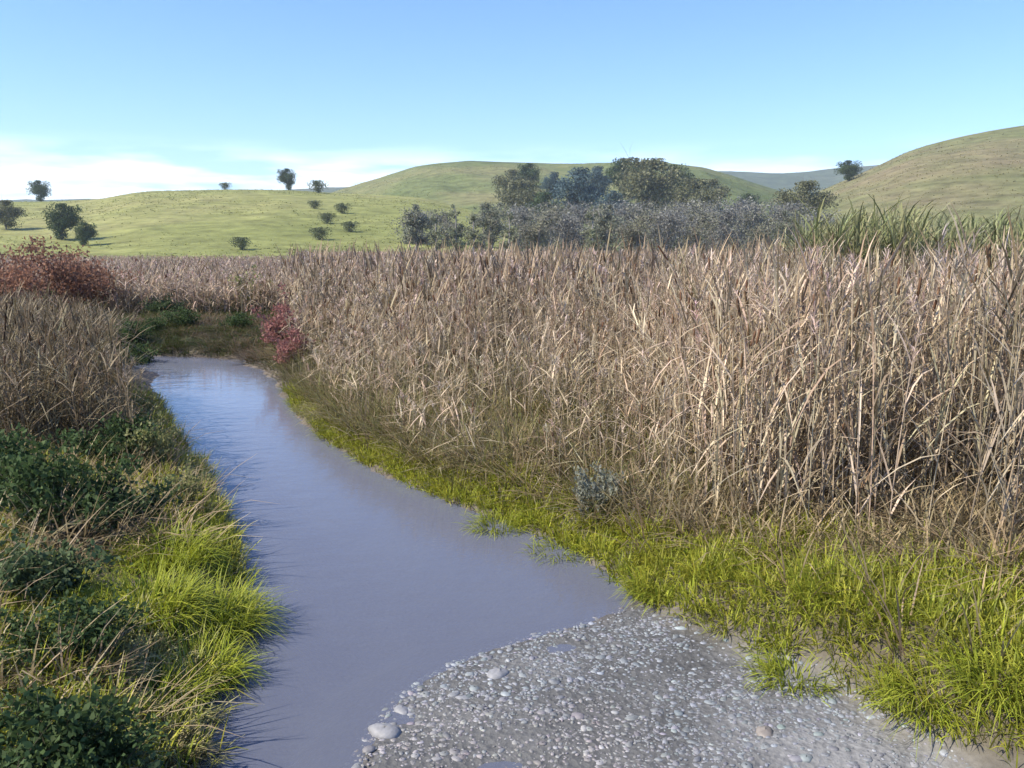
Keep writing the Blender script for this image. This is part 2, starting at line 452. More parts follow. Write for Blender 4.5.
def reed(w=1.0, nl=6, head=None, green=0.0, n=5, seed=0):
    """2 m dead reed: stem, leaves, perhaps a seed head"""
    parts = []
    H = 2.0
    cx, cy = R.normal(0, .07, 2)
    t = np.linspace(0, 1, n)
    stem = np.stack([cx * t ** 2, cy * t ** 2, H * t], 1)
    tan = np.array([.42, .36, .255]); dk = np.array([.25, .20, .125]); gr = np.array([.20, .24, .09])
    sc_ = tan * R.uniform(.8, 1.1); sc_ = sc_ * (1 - green) + gr * green
    parts.append(tube(stem, np.array([.0065, .006, .005, .0045, .0028])[:n] * w, 3, np.linspace(.75, 1.05, n)[:, None] * sc_[None]))
    for k in range(nl):
        q = R.uniform(.08, .92); i = q * (n - 1); j = int(min(i, n - 2)); a = i - j
        p0 = stem[j] * (1 - a) + stem[j + 1] * a
        c = (tan if R.random() < .6 else dk) * R.uniform(.75, 1.2); c = c * (1 - green) + gr * green * R.uniform(.8, 1.3)
        if R.random() < .28:
            parts.append(leaf_blade(p0, R.uniform(0, 6.28), R.uniform(-.2, .5), R.uniform(.3, .55), .017 * w, R.uniform(.7, 1.1), c * .9))
        else:
            parts.append(leaf_blade(p0, R.uniform(0, 6.28), R.uniform(.9, 1.38), R.uniform(.45, .85), .017 * w, R.uniform(.02, .5), c))
    if head == 'cattail':
        z0, z1 = H * .9, H * .985
        p = np.array([[cx * .82, cy * .82, z0], [cx * .85, cy * .85, z0 + .02], [cx * .95, cy * .95, z1 - .02], [cx * .97, cy * .97, z1]])
        parts.append(tube(p, np.array([.004, .012, .0115, .004]) * max(1, w * .8), 5, (.13, .075, .04)))
    if head == 'plume':
        for k in range(15):
            a = R.uniform(0, 6.28); z0 = H * R.uniform(.87, 1.0)
            c = np.array([.44, .375, .31]) * R.uniform(.75, 1.2)
            parts.append(leaf_blade((cx * .9, cy * .9, z0), a, R.uniform(.8, 1.3), R.uniform(.08, .16), .011 * w, R.uniform(0, .5), c))
    return cat(parts)

def tuft(nb, H, spread, w, c1, c2, droop=.5, n=4):
    parts = []
    for k in range(nb):
        a = R.uniform(0, 6.28); r = spread * math.sqrt(R.random()) * .4
        v = R.random()
        c = np.array(c1) * (1 - v) + np.array(c2) * v; c = c * R.uniform(.75, 1.2)
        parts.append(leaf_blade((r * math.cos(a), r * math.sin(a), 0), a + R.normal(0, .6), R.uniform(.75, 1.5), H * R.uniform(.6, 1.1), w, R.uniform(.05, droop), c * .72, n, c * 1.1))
    return cat(parts)

reeds_near = [reed(1.0, R.integers(6, 10), h_) for h_ in (None, None, 'cattail', None, 'plume', None, None, 'plume', None, None)]
reeds_mid = [reed(1.7, R.integers(6, 9), h_) for h_ in (None, 'plume', 'cattail', None, 'plume', None, None)]
reeds_far = [reed(3.6, 6, h_) for h_ in ('plume', None, 'plume', None, 'plume')]
canes = [reed(1.5, 10, None, g_) for g_ in (.5, .3, .65, .4)]
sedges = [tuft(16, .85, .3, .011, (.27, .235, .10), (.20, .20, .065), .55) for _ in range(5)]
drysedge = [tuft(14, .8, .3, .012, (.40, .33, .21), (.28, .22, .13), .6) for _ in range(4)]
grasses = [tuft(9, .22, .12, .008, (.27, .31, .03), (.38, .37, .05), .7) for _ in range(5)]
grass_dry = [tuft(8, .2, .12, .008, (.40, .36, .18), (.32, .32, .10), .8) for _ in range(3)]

def in_view(x, y, m=1.06):
    return (np.abs(x) < y * 512 / F_PX * m + 1.5) & (y > 2.2)

def scatter(name, mat, temps, pts, hgt, unit, tint_sd=.14, lean_sd=.05, tint=(1, 1, 1), kind='stuff', lab=None, wscale=1.0, soup=None):
    s = soup or Soup()
    K = len(pts); z = height(pts[:, 0], pts[:, 1])[0] - .02
    pick = R.integers(0, len(temps), K)
    rot = R.uniform(0, 6.28, K)
    tn = np.clip(R.normal(1, tint_sd, (K, 1)), .55, 1.5) * np.asarray(tint) * np.clip(R.normal(1, .035, (K, 3)), .8, 1.2)
    big = (R.random((K, 1)) < .09) * R.normal(0, .22, (K, 2))
    tn = tn * (1 + .22 * fbm(pts[:, :1] * .7, pts[:, 1:] * .7, 83))
    ln = R.normal(0, lean_sd, (K, 2)) + big + np.stack([.04 * fbm(pts[:, 0] * .5, pts[:, 1] * .5, 71), .04 * fbm(pts[:, 0] * .5, pts[:, 1] * .5, 73)], 1)
    for k, T in enumerate(temps):
        q = pick == k
        zs = hgt[q] / unit
        s.place(T, np.column_stack([pts[q], z[q]]), rot[q], (.55 + .45 * zs) * wscale, tn[q], ln[q], zs)
    if soup is None:
        o = s.build(name, mat)
        return tag(o, lab, None, None, kind)

def sample(n, x0, x1, y0, y1):
    return np.column_stack([R.uniform(x0, x1, n), R.uniform(y0, y1, n)])

def right_edge_dist(P):
    """how far a point lies to the right of the creek / gravel edge"""
    C = np.array([np.array((-9, 20.5)), np.array((-6.0, 18.6))] + [q for q in right_curve] + [np.array((4.5, 0))])
    d = np.full(len(P), 1e9)
    for a, b in zip(C[:-1], C[1:]):
        e = b - a; t = np.clip(((P - a) @ e) / (e @ e), 0, 1)
        d = np.minimum(d, np.hypot(*(P - a - t[:, None] * e).T))
    return d

def right_side(P):
    """True right of the creek"""
    C = [np.array((-9, 20.5)), np.array((-6.0, 18.6))] + list(right_curve) + [np.array((4.5, 0))]
    C = np.array(sorted(C, key=lambda p: p[1]))
    return P[:, 0] > np.interp(P[:, 1], C[:, 1], C[:, 0], right=-14)

# front line of the tall reeds on the right, read off the photo
front_px = [(300, 385), (345, 420), (400, 440), (470, 462), (560, 478), (640, 500), (720, 526), (800, 541), (880, 563), (960, 586), (1040, 610), (1150, 640)]
front = np.array([px(a, b, .3) for a, b in front_px])
fo = np.argsort(front[:, 0])
front = front[fo]

def behind_front(P):
    yf = np.interp(P[:, 0], front[:, 0], front[:, 1], left=front[0, 1] + 1.5)
    yf = yf + .35 * fbm(P[:, 0] * 1.3, P[:, 1] * .2, 91)
    return (P[:, 1] - yf)

# tan reeds, right bank, nearer than 26 m
P = sample(60000, -6, 18, 5, 26); P = P[in_view(P[:, 0], P[:, 1])]
b = behind_front(P); rs = right_side(P)
bear = P[:, 0] / P[:, 1] * F_PX + 512
tallness = smooth(600, 760, bear + 60 * fbm(P[:, 0] * .4, P[:, 1] * .4, 33))      # the bed is tall right at its front only on the right
pr = np.where(P[:, 1] < 13, 1.0, .55) * smooth(-.42, -.05, fbm(P[:, 0] * 1.1, P[:, 1] * 1.1, 58)) * smooth(0, .25, b) * np.clip(.35 + tallness + .16 * b, 0, 1)
P_ = P[(R.random(len(P)) < pr) & rs & (b > 0) & (bear > 292 + 14 * fbm(P[:, 0], P[:, 1], 18))]
b = behind_front(P_); bear = P_[:, 0] / P_[:, 1] * F_PX + 512
tl = smooth(600, 760, bear + 60 * fbm(P_[:, 0] * .4, P_[:, 1] * .4, 33))
H = (.45 + .14 * np.clip(b, 0, 7)) * (1 - tl) + (1.18 + .34 * smooth(0, 1.5, b)) * tl
H = H * np.clip(R.normal(1, .11, len(H)), .6, 1.25) * (1 + .10 * fbm(P_[:, 0] * .5, P_[:, 1] * .5, 14))
near = P_[:, 1] < 13
sp0 = Soup()
scatter('', None, reeds_near, P_[near], H[near], 2.0, .22, .06, (1.12, 1.05, 1.02), soup=sp0)
scatter('', None, reeds_mid, P_[~near], H[~near], 2.0, .18, .05, (1.1, 1.03, 1.02), soup=sp0)
tag(sp0.build('reeds', M_reed), 'bed of dry tan reeds standing along the right bank', None, None, 'stuff')

# olive sedge in front of and between them, centre
P = sample(14000, -5.5, 6, 6.5, 20)
b = behind_front(P); bear = P[:, 0] / P[:, 1] * F_PX + 512
pr = smooth(-.8, .0, b) * smooth(9, 4, b) * smooth(780, 640, bear)
P = P[(R.random(len(P)) < pr * .7) & right_side(P) & (sdist(P, water_poly) > .1) & (bear > 285) & (np.hypot(*(P - px(515, 490, .3)).T * np.array([[1], [.6]])) > .55)]
scatter('sedge', M_grass, sedges + drysedge[:2], P, (.55 + .07 * np.clip(behind_front(P), 0, 6)) * R.uniform(.7, 1.25, len(P)), .85, .2, .06, (1, 1, 1), lab='olive brown sedge between the creek and the taller reeds')

# pinkish-grey reed flat, 24 to 130 m
y_ = 24 + 106 * R.random(26000) ** 1.7
P = np.column_stack([R.uniform(-1, 1, len(y_)) * (y_ * .64 + 2), y_])
pxl = P[:, 0] / P[:, 1] * F_PX + 512
keep = (pxl > 300) | (P[:, 1] > 24.5)
keep &= (pxl > 110) | (P[:, 1] > 29)
P = P[keep]
nearer = P[:, 1] < 50
sp1 = Soup()
HH = np.where(pxl[keep] > 300, 1.46, 1.05) * np.clip(R.normal(1, .1, len(P)), .7, 1.3) * (1 + .12 * fbm(P[:, 0] * .1, P[:, 1] * .1, 44))
scatter('', None, reeds_mid, P[nearer], HH[nearer], 2.0, .15, .05, (1.12, 1.03, 1.06), soup=sp1, wscale=1.35)
scatter('', None, reeds_far, P[~nearer], HH[~nearer], 2.0, .13, .05, (1.08, .98, 1.02), soup=sp1)
tag(sp1.build('far_reeds', M_reed), 'pinkish grey reeds covering the flat before the trees', None, None, 'stuff')

# tall greenish canes behind the reeds on the right
y_ = R.uniform(14, 30, 4200); P = np.column_stack([y_ * R.uniform((800 - 512) / F_PX, .66, len(y_)), y_])
P = P[fbm(P[:, 0] * .5, P[:, 1] * .5, 77) > -.18]
scatter('canes', M_reed, canes, P, R.uniform(1.8, 2.45, len(P)) * (1 + .1 * fbm(P[:, 0] * .3, P[:, 1] * .3, 6)), 2.0, .16, .04, (.8, .85, .7), lab='tall greenish canes rising behind the tan reeds')

# low growth round the far end of the creek
P = sample(26000, -19, -2.5, 14.5, 40); bear = P[:, 0] / P[:, 1] * F_PX + 512
P = P[(sdist(P, water_poly) > .12) & (bear < 312) & (bear > -30) & ((P[:, 1] > 18) | right_side(P))]
hh = (.26 + .5 * smooth(20, 32, P[:, 1])) * R.uniform(.6, 1.3, len(P)) * (1 + .6 * fbm(P[:, 0] * .4, P[:, 1] * .4, 66))
gsel = fbm(P[:, 0] * .3, P[:, 1] * .3, 67) + R.normal(0, .1, len(P)) > -.22
sp4 = Soup()
scatter('', None, sedges, P[gsel], hh[gsel], .85, .2, .06, (.3, .42, .26), soup=sp4, wscale=1.5)
scatter('', None, drysedge, P[~gsel], hh[~gsel], .8, .2, .06, (.5, .45, .42), soup=sp4, wscale=1.5)
tag(sp4.build('sedge', M_grass), 'low green and brown sedge round the far end of the creek', None, None, 'stuff')

# left bank reeds
lb = np.array([(-.9, 30), (-5.6, 14.5)])
P = sample(26000, -16, -3, 6.5, 20); P = P[in_view(P[:, 0], P[:, 1], 1.1)]
dw = sdist(P, water_poly); bear = P[:, 0] / P[:, 1] * F_PX + 512
ok = (~right_side(P)) & (dw > .55) & (bear < 138 + 25 * fbm(P[:, 0], P[:, 1], 12)) & (P[:, 1] > 8.2 + .8 * fbm(P[:, 0], P[:, 1], 19))
P = P[ok & (R.random(len(P)) < np.where(P[:, 1] < 13, .9, .5))]
H = (.8 + .2 * smooth(8, 11, P[:, 1])) * np.clip(R.normal(1, .13, len(P)), .6, 1.3)
scatter('reeds', M_reed, reeds_near, P, H, 2.0, .2, .08, (.56, .52, .44), lab='dry brown reeds crowding the left bank')

# dry litter of leaves and low dead grass under the beds and along the foot
P = sample(26000, -9, 9, 3.4, 14); P = P[in_view(P[:, 0], P[:, 1])]
dw = sdist(P, water_poly); g_ = sdist(P, bar_poly)
ok = (dw > .25) & (g_ > .2); P = P[ok]
nz = fbm(P[:, 0] * .8, P[:, 1] * .8, 15); b = behind_front(P)
c0 = px(170, 590, .3); P = P[np.where(right_side(P), (b > -.5 + .3 * nz) | (R.random(len(P)) < .12), (np.hypot(*(P - c0).T) > .9) & (R.random(len(P)) < .6)) & (R.random(len(P)) < .5)]
scatter('dead_grass', M_grass, drysedge, P, R.uniform(.2, .6, len(P)), .8, .22, .1, (.95, .92, .85), lab='low dead grass at the foot of the reeds')

# green turf: right bank strip and left bank
P = sample(115000, -6, 9, 3.2, 14); P = P[in_view(P[:, 0], P[:, 1])]
dw = sdist(P, water_poly); g_ = sdist(P, bar_poly); b = behind_front(P)
nz = fbm(P[:, 0] * .9, P[:, 1] * .9, 25)
rt = right_side(P)
okr = rt & (dw > -.03 + .16 * nz) & (g_ > .10 + .3 * nz) & (b < .25 + .4 * nz)
okl = (~rt) & (g_ > .4) & (dw > -.04 + .1 * nz) & (P[:, 1] < 13) & (nz > -.28)
P = P[okr | okl]; nz = fbm(P[:, 0] * 1.1, P[:, 1] * 1.1, 28)
dry = nz + R.normal(0, .15, len(P)) > .22
sp2 = Soup()
scatter('', None, grasses, P[~dry], .2 * R.uniform(.5, 1.5, (~dry).sum()) * (1 + .5 * nz[~dry]), .22, .18, .15, (1, 1, 1), soup=sp2)
scatter('', None, grass_dry, P[dry], R.uniform(.1, .26, dry.sum()), .2, .18, .15, (1, 1, 1), soup=sp2)
tag(sp2.build('bank_grass', M_grass), 'short yellow green grass along the creek banks', None, None, 'stuff')

# gravel of the bar
def pebble(n=7, m=4):
    a = np.arange(n) * 2 * np.pi / n
    V = []
    rr = 1 + R.normal(0, .12, n)
    for k, (r, z) in enumerate(((.75, -.22), (1, .05), (.85, .3), (.35, .45))):
        V.append(np.stack([np.cos(a) * r * rr * 1.15, np.sin(a) * r * rr * .85, np.full(n, z) + R.normal(0, .03, n)], 1))
    V = np.concatenate(V)
    F = [(i * n + j, i * n + (j + 1) % n, (i + 1) * n + (j + 1) % n, (i + 1) * n + j) for i in range(3) for j in range(n)]
    q = 3 * n
    F += [(q, q + 1, q + 2, q + 3), (q, q + 3, q + 4, q + 5), (q, q + 5, q + 6, q)][:2] + [(q, q + 5, q + 6, q + 6)] if False else [(q, q + 1, q + 2, q + 3), (q + 3, q + 4, q + 5, q), (q + 5, q + 6, q, q + 5)][:2]
    return V, np.array(F), np.ones((len(V), 3))
peb = [pebble() for _ in range(6)]
P = sample(60000, -1.6, 3.4, 2.6, 6.4)
g_ = sdist(P, bar_poly); nz = fbm(P[:, 0] * 1.6, P[:, 1] * 2.4, 55)
P = P[(g_ < .08) & (R.random(len(P)) < .25 + .6 * smooth(-.2, .3, nz))]
sz = np.exp(R.normal(math.log(.0075), .5, len(P))); sz = np.clip(sz, .003, .035)
z = height(P[:, 0], P[:, 1])[0]
sp3 = Soup(); pk = R.integers(0, 6, len(P))
tone = (np.array([.17, .178, .185]) * (1 + .35 * fbm(P[:, :1] * 1.3, P[:, 1:] * 2.0, 57)) + np.array([.03, .012, .0]) * smooth(-.2, .4, fbm(P[:, :1] * .9, P[:, 1:] * 1.1, 59))) * np.exp(R.normal(0, .2, (len(P), 1))) * R.normal(1, .03, (len(P), 3))
for k in range(6):
    q = pk == k
    sp3.place(peb[k], np.column_stack([P[q], z[q] - .22 * sz[q]]), R.uniform(0, 6.28, q.sum()), sz[q], tone[q])
tag(sp3.build('gravel', M_stone), 'grey wet gravel of the bar at the water edge', None, None, 'stuff')

# rough grass standing on the slopes
hilltuft = [tuft(5, .9, 1.0, .28, (.22, .22, .08), (.30, .27, .12), .6) for _ in range(4)]
for hn, n_, tint_ in (('meadow_hill', 14000, (1.0, 1.1, .85)), ('wooded_hill', 12000, (.75, .85, .72)), ('brown_hill', 9000, (1.05, .98, 1.0))):
    u_, dd_, Z_ = HILLS[hn]
    xp_ = R.uniform(max(u_[0], -150), min(u_[-1], 1180), n_); ds = R.uniform(dd_[0] + 5, dd_[int(len(dd_) * .74)], n_)
    pts = np.column_stack([(xp_ - 512) / F_PX * ds, ds, [hill_z(hn, a, b) - .05 for a, b in zip(xp_, ds)]])
    keep_ = fbm(pts[:, 0] * .03, pts[:, 1] * .03, 95) + R.normal(0, .15, n_) > .0
    pts = pts[keep_]; K = len(pts); pk = R.integers(0, 4, K); so_ = Soup()
    tn_ = np.clip(R.normal(1, .2, (K, 1)), .5, 1.5) * np.array(tint_)
    for k in range(4):
        q = pk == k
        so_.place(hilltuft[k], pts[q], R.uniform(0, 6.28, q.sum()), R.uniform(.22, .6, q.sum()), tn_[q])
    tag(so_.build('hill_grass', M_grass), 'rough grass on the ' + hn.replace('_', ' '), None, None, 'stuff')

# ------------------------------------------------------------------ trees
def tree_parts(H, W_, trunk_h, nl, leaf, c1, c2, bark, lobes=9, twigs=60, fill=.5, weep=0.0, stems=1, dome=0):
    """tapered trunk with limbs (one soup) and a crown of leaf clumps and twigs (another)"""
    tr, cr_ = Soup(), Soup()
    ends = []
    for st in range(stems):
        a0 = R.uniform(0, 6.28); ln = .12 * H if stems > 1 else .04 * H
        top = np.array([math.cos(a0) * ln, math.sin(a0) * ln, H * .86])
        t = np.linspace(0, 1, 6)[:, None]
        stem = top * t + np.concatenate([R.normal(0, .012 * H, (6, 2)) * (t > 0), np.zeros((6, 1))], 1)
        r0 = H * .026 / math.sqrt(stems)
        tr.add(*tube(stem, r0 * np.linspace(1.15, .2, 6), 6, bark))
        for k in range(lobes):
            q = R.uniform(trunk_h, .95); p0 = np.array([np.interp(q, t[:, 0], stem[:, j]) for j in range(3)])
            a = 2.4 * k + R.normal(0, .4)
            env = math.sin(math.pi * np.clip((q - trunk_h * .6) / (1.12 - trunk_h * .6), 0.04, .98)) ** .6
            L_ = W_ * .5 * env * R.uniform(.6, 1.05)
            up = R.uniform(.1, .55) * L_
            p1 = p0 + np.array([math.cos(a) * L_ * .55, math.sin(a) * L_ * .55, up * .75]); p2 = p0 + np.array([math.cos(a) * L_, math.sin(a) * L_, up - weep * L_ * .4])
            tr.add(*tube([p0, p1, p2], r0 * np.array([.5, .32, .1]), 4, bark))
            ends += [(p1, .8), (p2, 1.0), (p0 * .5 + p1 * .5, .7)]
    ends += [(np.array([R.normal(0, .1 * W_), R.normal(0, .1 * W_), H * R.uniform(.8, .97)]), .7) for _ in range(3)]
    for k in range(dome):                                            # limbs that fill a rounded crown
        v = R.normal(0, 1, 3); v /= np.linalg.norm(v); v *= R.random() ** .4
        e = np.array([v[0] * W_ * .40, v[1] * W_ * .40, H * (.56 + .33 * v[2])]); b0 = np.array([0, 0, max(.18 * H, e[2] - .3 * H)])
        tr.add(*tube([b0, (b0 + e) / 2 + [0, 0, .02 * H], e], H * .009 * np.array([1, .7, .25]), 4, bark)); ends.append((e, R.uniform(.7, 1.05)))
    per = max(1, nl // len(ends))
    for p, k in ends:
        rad = W_ * .23 * k * R.uniform(.7, 1.25)
        tonek = R.uniform(.75, 1.2)
        n = int(per * R.uniform(.6, 1.4))
        d_ = R.normal(0, 1, (n, 3)); d_ /= np.linalg.norm(d_, axis=1)[:, None]
        q = p + d_ * rad * (R.random((n, 1)) ** fill) * [1, 1, .8 + weep * .6] - [0, 0, weep * rad * .4]
        q[:, 2] = np.where(q[:, 2] > H, H - np.abs(R.normal(0, .14 * H, n)), np.maximum(q[:, 2], .05 * H))
        up_ = q[:, 2] > .8 * H; q[up_, :2] = p[:2] + (q[up_, :2] - p[:2]) * .75
        u = R.normal(0, 1, (n, 3)); u /= np.linalg.norm(u, axis=1)[:, None]
        v = np.cross(u, R.normal(0, 1, (n, 3))); v /= np.linalg.norm(v, axis=1)[:, None]
        s1 = leaf * R.uniform(.6, 1.3, (n, 1)); s2 = s1 * .5
        V = np.stack([q - u * s1, q - v * s2 + u * s1 * .1, q + u * s1, q + v * s2 + u * s1 * .1], 1).reshape(-1, 3)
        m = R.random((n, 1)); c = (np.array(c1) * (1 - m) + np.array(c2) * m) * tonek * R.uniform(.8, 1.2, (n, 1))
        cr_.add(V, np.arange(4 * n).reshape(-1, 4), c.repeat(4, 0))
        for _ in range(max(1, twigs // len(ends))):
            dd = R.normal(0, 1, 3) + [0, 0, .4 - weep]; dd /= np.linalg.norm(dd)
            e = p + dd * rad * R.uniform(.7, 1.35); m_ = (p + e) / 2 + R.normal(0, .1 * rad, 3)
            sd_ = np.cross(dd, R.normal(0, 1, 3)); sd_ /= np.linalg.norm(sd_)
            cr_.add(*ribbon([p, m_, e], np.array([1, .7, .3]) * H * .005, sd_, np.array(bark) * 1.1))
    return tr, cr_

def plant_proto(name, label, cat_, loc, parts, n1='trunk', n2='crown', m2=None, rz=0, group=None, scale=1.0):
    o = thing(name, label, cat_, loc, rz, group, scale)
    parts[0].build(n1, M_bark, o); parts[1].build(n2, m2 or M_farleaf, o)
    return o

GREYB = (.25, .23, .205)
protos = {}
def put_tree(kind, label, xp, yp_base, dist, hgt, hillname=None, group=None, squash=1.0):
    """kind: prototype key; stands at bearing xp, distance dist; hgt in metres"""
    make, H0, name = KINDS[kind]
    x_ = (xp - 512) / F_PX * dist
    z_ = hill_z(hillname, xp, dist) - .1 if hillname else float(zat(x_, dist)[0]) - .05
    rz = R.uniform(0, 6.28); sc = hgt / H0
    if kind not in protos:
        protos[kind] = plant_proto(name, label, 'tree' if 'shrub' not in name else 'shrub', (x_, dist, z_), make(), 'trunk' if 'shrub' not in name else 'stems', 'crown' if 'shrub' not in name else 'foliage', rz=rz, group=group, scale=sc)
        return protos[kind]
    o = dup(protos[kind], label, (x_, dist, z_), rz, sc, squash)
    if group: o['group'] = group
    elif 'group' in o: del o['group']
    return o

KINDS = {
    'willow_a': (lambda: tree_parts(8, 6.5, .2, 4200, .16, (.17, .175, .115), (.25, .24, .17), GREYB, 9, 320, .7, .2, 2), 8, 'willow_tree'),
    'willow_b': (lambda: tree_parts(8, 5.0, .25, 3600, .16, (.16, .175, .12), (.23, .235, .16), GREYB, 10, 340, .7, .1, 1), 8, 'willow_tree'),
    'willow_c': (lambda: tree_parts(8, 7.5, .15, 4400, .16, (.16, .165, .145), (.23, .225, .2), GREYB, 8, 320, .7, .3, 3), 8, 'willow_tree'),
    'poplar': (lambda: tree_parts(9, 2.8, .12, 2200, .16, (.18, .2, .11), (.25, .26, .16), GREYB, 14, 160, .7, 0, 1), 9, 'poplar_tree'),
    'oak': (lambda: tree_parts(12, 12, .14, 7500, .32, (.045, .075, .03), (.08, .11, .045), (.12, .1, .08), 4, 120, .45, 0, 1, 24), 12, 'oak_tree'),
    'blue': (lambda: tree_parts(14, 12, .14, 7500, .32, (.06, .10, .105), (.1, .15, .16), (.12, .11, .1), 5, 120, .45, 0, 1, 26), 14, 'eucalyptus_tree'),
    'olive': (lambda: tree_parts(12, 14, .12, 7500, .32, (.12, .13, .065), (.19, .185, .1), (.14, .12, .1), 6, 160, .5, 0, 1, 22), 12, 'oak_tree'),
    'bush': (lambda: tree_parts(3, 5, .05, 1800, .16, (.08, .11, .045), (.14, .15, .07), (.14, .12, .1), 7, 40, .5, 0, 3), 3, 'hill_shrub'),
}
# ridge of the meadow hill
put_tree('oak', 'dark round tree standing alone on the crest of the left meadow hill', 50, 0, 322, 7.5, 'meadow_hill')
put_tree('bush', 'low dark bush on the skyline of the green meadow hill', 231, 0, 324, 2.6, 'meadow_hill')
put_tree('oak', 'small dark tree upright on the skyline at the right end of the meadow crest', 293, 0, 322, 6.6, 'meadow_hill', None, 1.15)
put_tree('bush', 'grey green bush just below the small skyline tree', 322, 0, 310, 4.2, 'meadow_hill')
put_tree('oak', 'dark tree at the foot of the meadow hill above the rusty shrubs', 68, 0, 175, 7.0, 'meadow_hill')
put_tree('oak', 'smaller dark tree beside the one at the foot of the meadow hill', 90, 0, 165, 4.2, 'meadow_hill')
put_tree('olive', 'grey green tree at the left frame edge below the meadow crest', 14, 0, 200, 6.5, 'meadow_hill')
for i, (xp, dd, hh, w) in enumerate([(318, 235, 2.2, 'uppermost'), (345, 225, 2.6, 'second from the top'), (330, 200, 2.4, 'middle'), (352, 185, 2.2, 'second lowest'), (322, 170, 2.4, 'lowest')]):
    put_tree('bush', f'{w} of the five bushes down the right end of the meadow hill', xp, 0, dd, hh, 'meadow_hill', 'bushes on the right end of the meadow hill')
put_tree('bush', 'dark flat bush at the bottom of the bright meadow', 245, 0, 150, 2.2, 'meadow_hill')
# wooded hill
put_tree('blue', 'large blue green tree in the middle of the wooded hillside', 575, 0, 250, 17, 'wooded_hill')
put_tree('olive', 'broad olive crowned tree breaking the skyline right of the blue green tree', 648, 0, 260, 18, 'wooded_hill')
put_tree('olive', 'olive tree with a lower crown at the right end of the wooded hill', 694, 0, 250, 14, 'wooded_hill')
put_tree('olive', 'pale olive tree left of the blue green tree', 520, 0, 255, 13, 'wooded_hill')
put_tree('oak', 'dark green tree tucked against the left side of the blue green tree', 545, 0, 240, 11, 'wooded_hill')
put_tree('blue', 'smaller blue grey tree between the blue green and olive trees', 612, 0, 235, 12, 'wooded_hill')
put_tree('bush', 'green bush low on the left slope of the wooded hill', 378, 0, 260, 4, 'wooded_hill')
for i, (xp, dd, hh, kd) in enumerate([(512, 300, 10, 'olive'), (530, 330, 9, 'oak'), (552, 300, 10, 'blue'), (594, 300, 12, 'blue'), (622, 310, 13, 'oak'), (672, 300, 13, 'oak'), (708, 300, 10, 'olive'), (742, 290, 8, 'oak')]):
    nth = ['first', 'second', 'third', 'fourth', 'fifth', 'sixth', 'seventh', 'eighth', 'ninth', 'tenth'][i]
    put_tree(kd, f'{nth} tree from the left of the loose row up the slope of the wooded hill', xp, 0, dd, hh, 'wooded_hill', 'trees up the slope of the wooded hill')
# gap and foot of the right hill
put_tree('oak', 'dark broad tree at the left foot of the brown hill', 842, 0, 290, 8, 'brown_hill', None, .8)
put_tree('olive', 'olive tree between the grey willows and the brown hill', 800, 0, 190, 10, 'brown_hill')
# belt of grey willows and poplars behind the reed flat
belt = [(418, 118, 7.2, 'willow_b'), (436, 112, 6.6, 'poplar'), (455, 116, 7.4, 'poplar'), (474, 110, 6.8, 'poplar'), (492, 117, 7.4, 'willow_b'), (510, 112, 6.9, 'poplar'),
        (535, 120, 7.0, 'willow_a'), (562, 126, 6.6, 'willow_c'), (590, 112, 7.0, 'poplar'), (606, 120, 7.3, 'willow_b'), (632, 124, 7.4, 'willow_a'), (662, 122, 7.0, 'willow_c'),
        (692, 128, 7.2, 'willow_a'), (722, 135, 7.8, 'willow_c'), (752, 140, 7.6, 'willow_a'), (784, 138, 7.4, 'willow_b'), (812, 130, 7.0, 'willow_c')]
ordn = ['first', 'second', 'third', 'fourth', 'fifth', 'sixth', 'seventh', 'eighth', 'ninth', 'tenth', 'eleventh', 'twelfth', 'thirteenth', 'fourteenth']
cnt = {'willow': 0, 'poplar': 0}
for xp, dd, hh, kd in belt:
    k = 'poplar' if kd == 'poplar' else 'willow'
    lab = (f'{ordn[cnt[k]]} narrow upright poplar from the left in the belt behind the reeds' if k == 'poplar'
           else f'{ordn[cnt[k]]} grey willow from the left in the belt behind the reed flat')
    cnt[k] += 1
    put_tree(kd, lab, xp, 0, dd, hh * 1.06, None, 'poplars behind the reed flat' if k == 'poplar' else 'grey willows behind the reed flat')

back = [(425, 165, 7.5, 'willow_c'), (452, 172, 8, 'willow_a'), (484, 168, 8.4, 'willow_b'), (516, 160, 8, 'willow_c'), (548, 158, 8.2, 'willow_a'), (578, 165, 8.6, 'willow_c'), (604, 160, 8, 'willow_a'), (628, 170, 9, 'willow_c'), (655, 162, 8.6, 'willow_a'), (680, 170, 9, 'willow_c'), (706, 165, 9, 'willow_a'), (734, 175, 9.6, 'willow_c'), (760, 178, 9.4, 'willow_a'), (788, 172, 9, 'willow_c')]
for i, (xp, dd, hh, kd) in enumerate(back):
    put_tree(kd, f'{ordn[i]} grey willow from the left in the back row at the hill foot', xp, 0, dd, hh * 1.22, None, 'grey willows at the foot of the wooded hill')

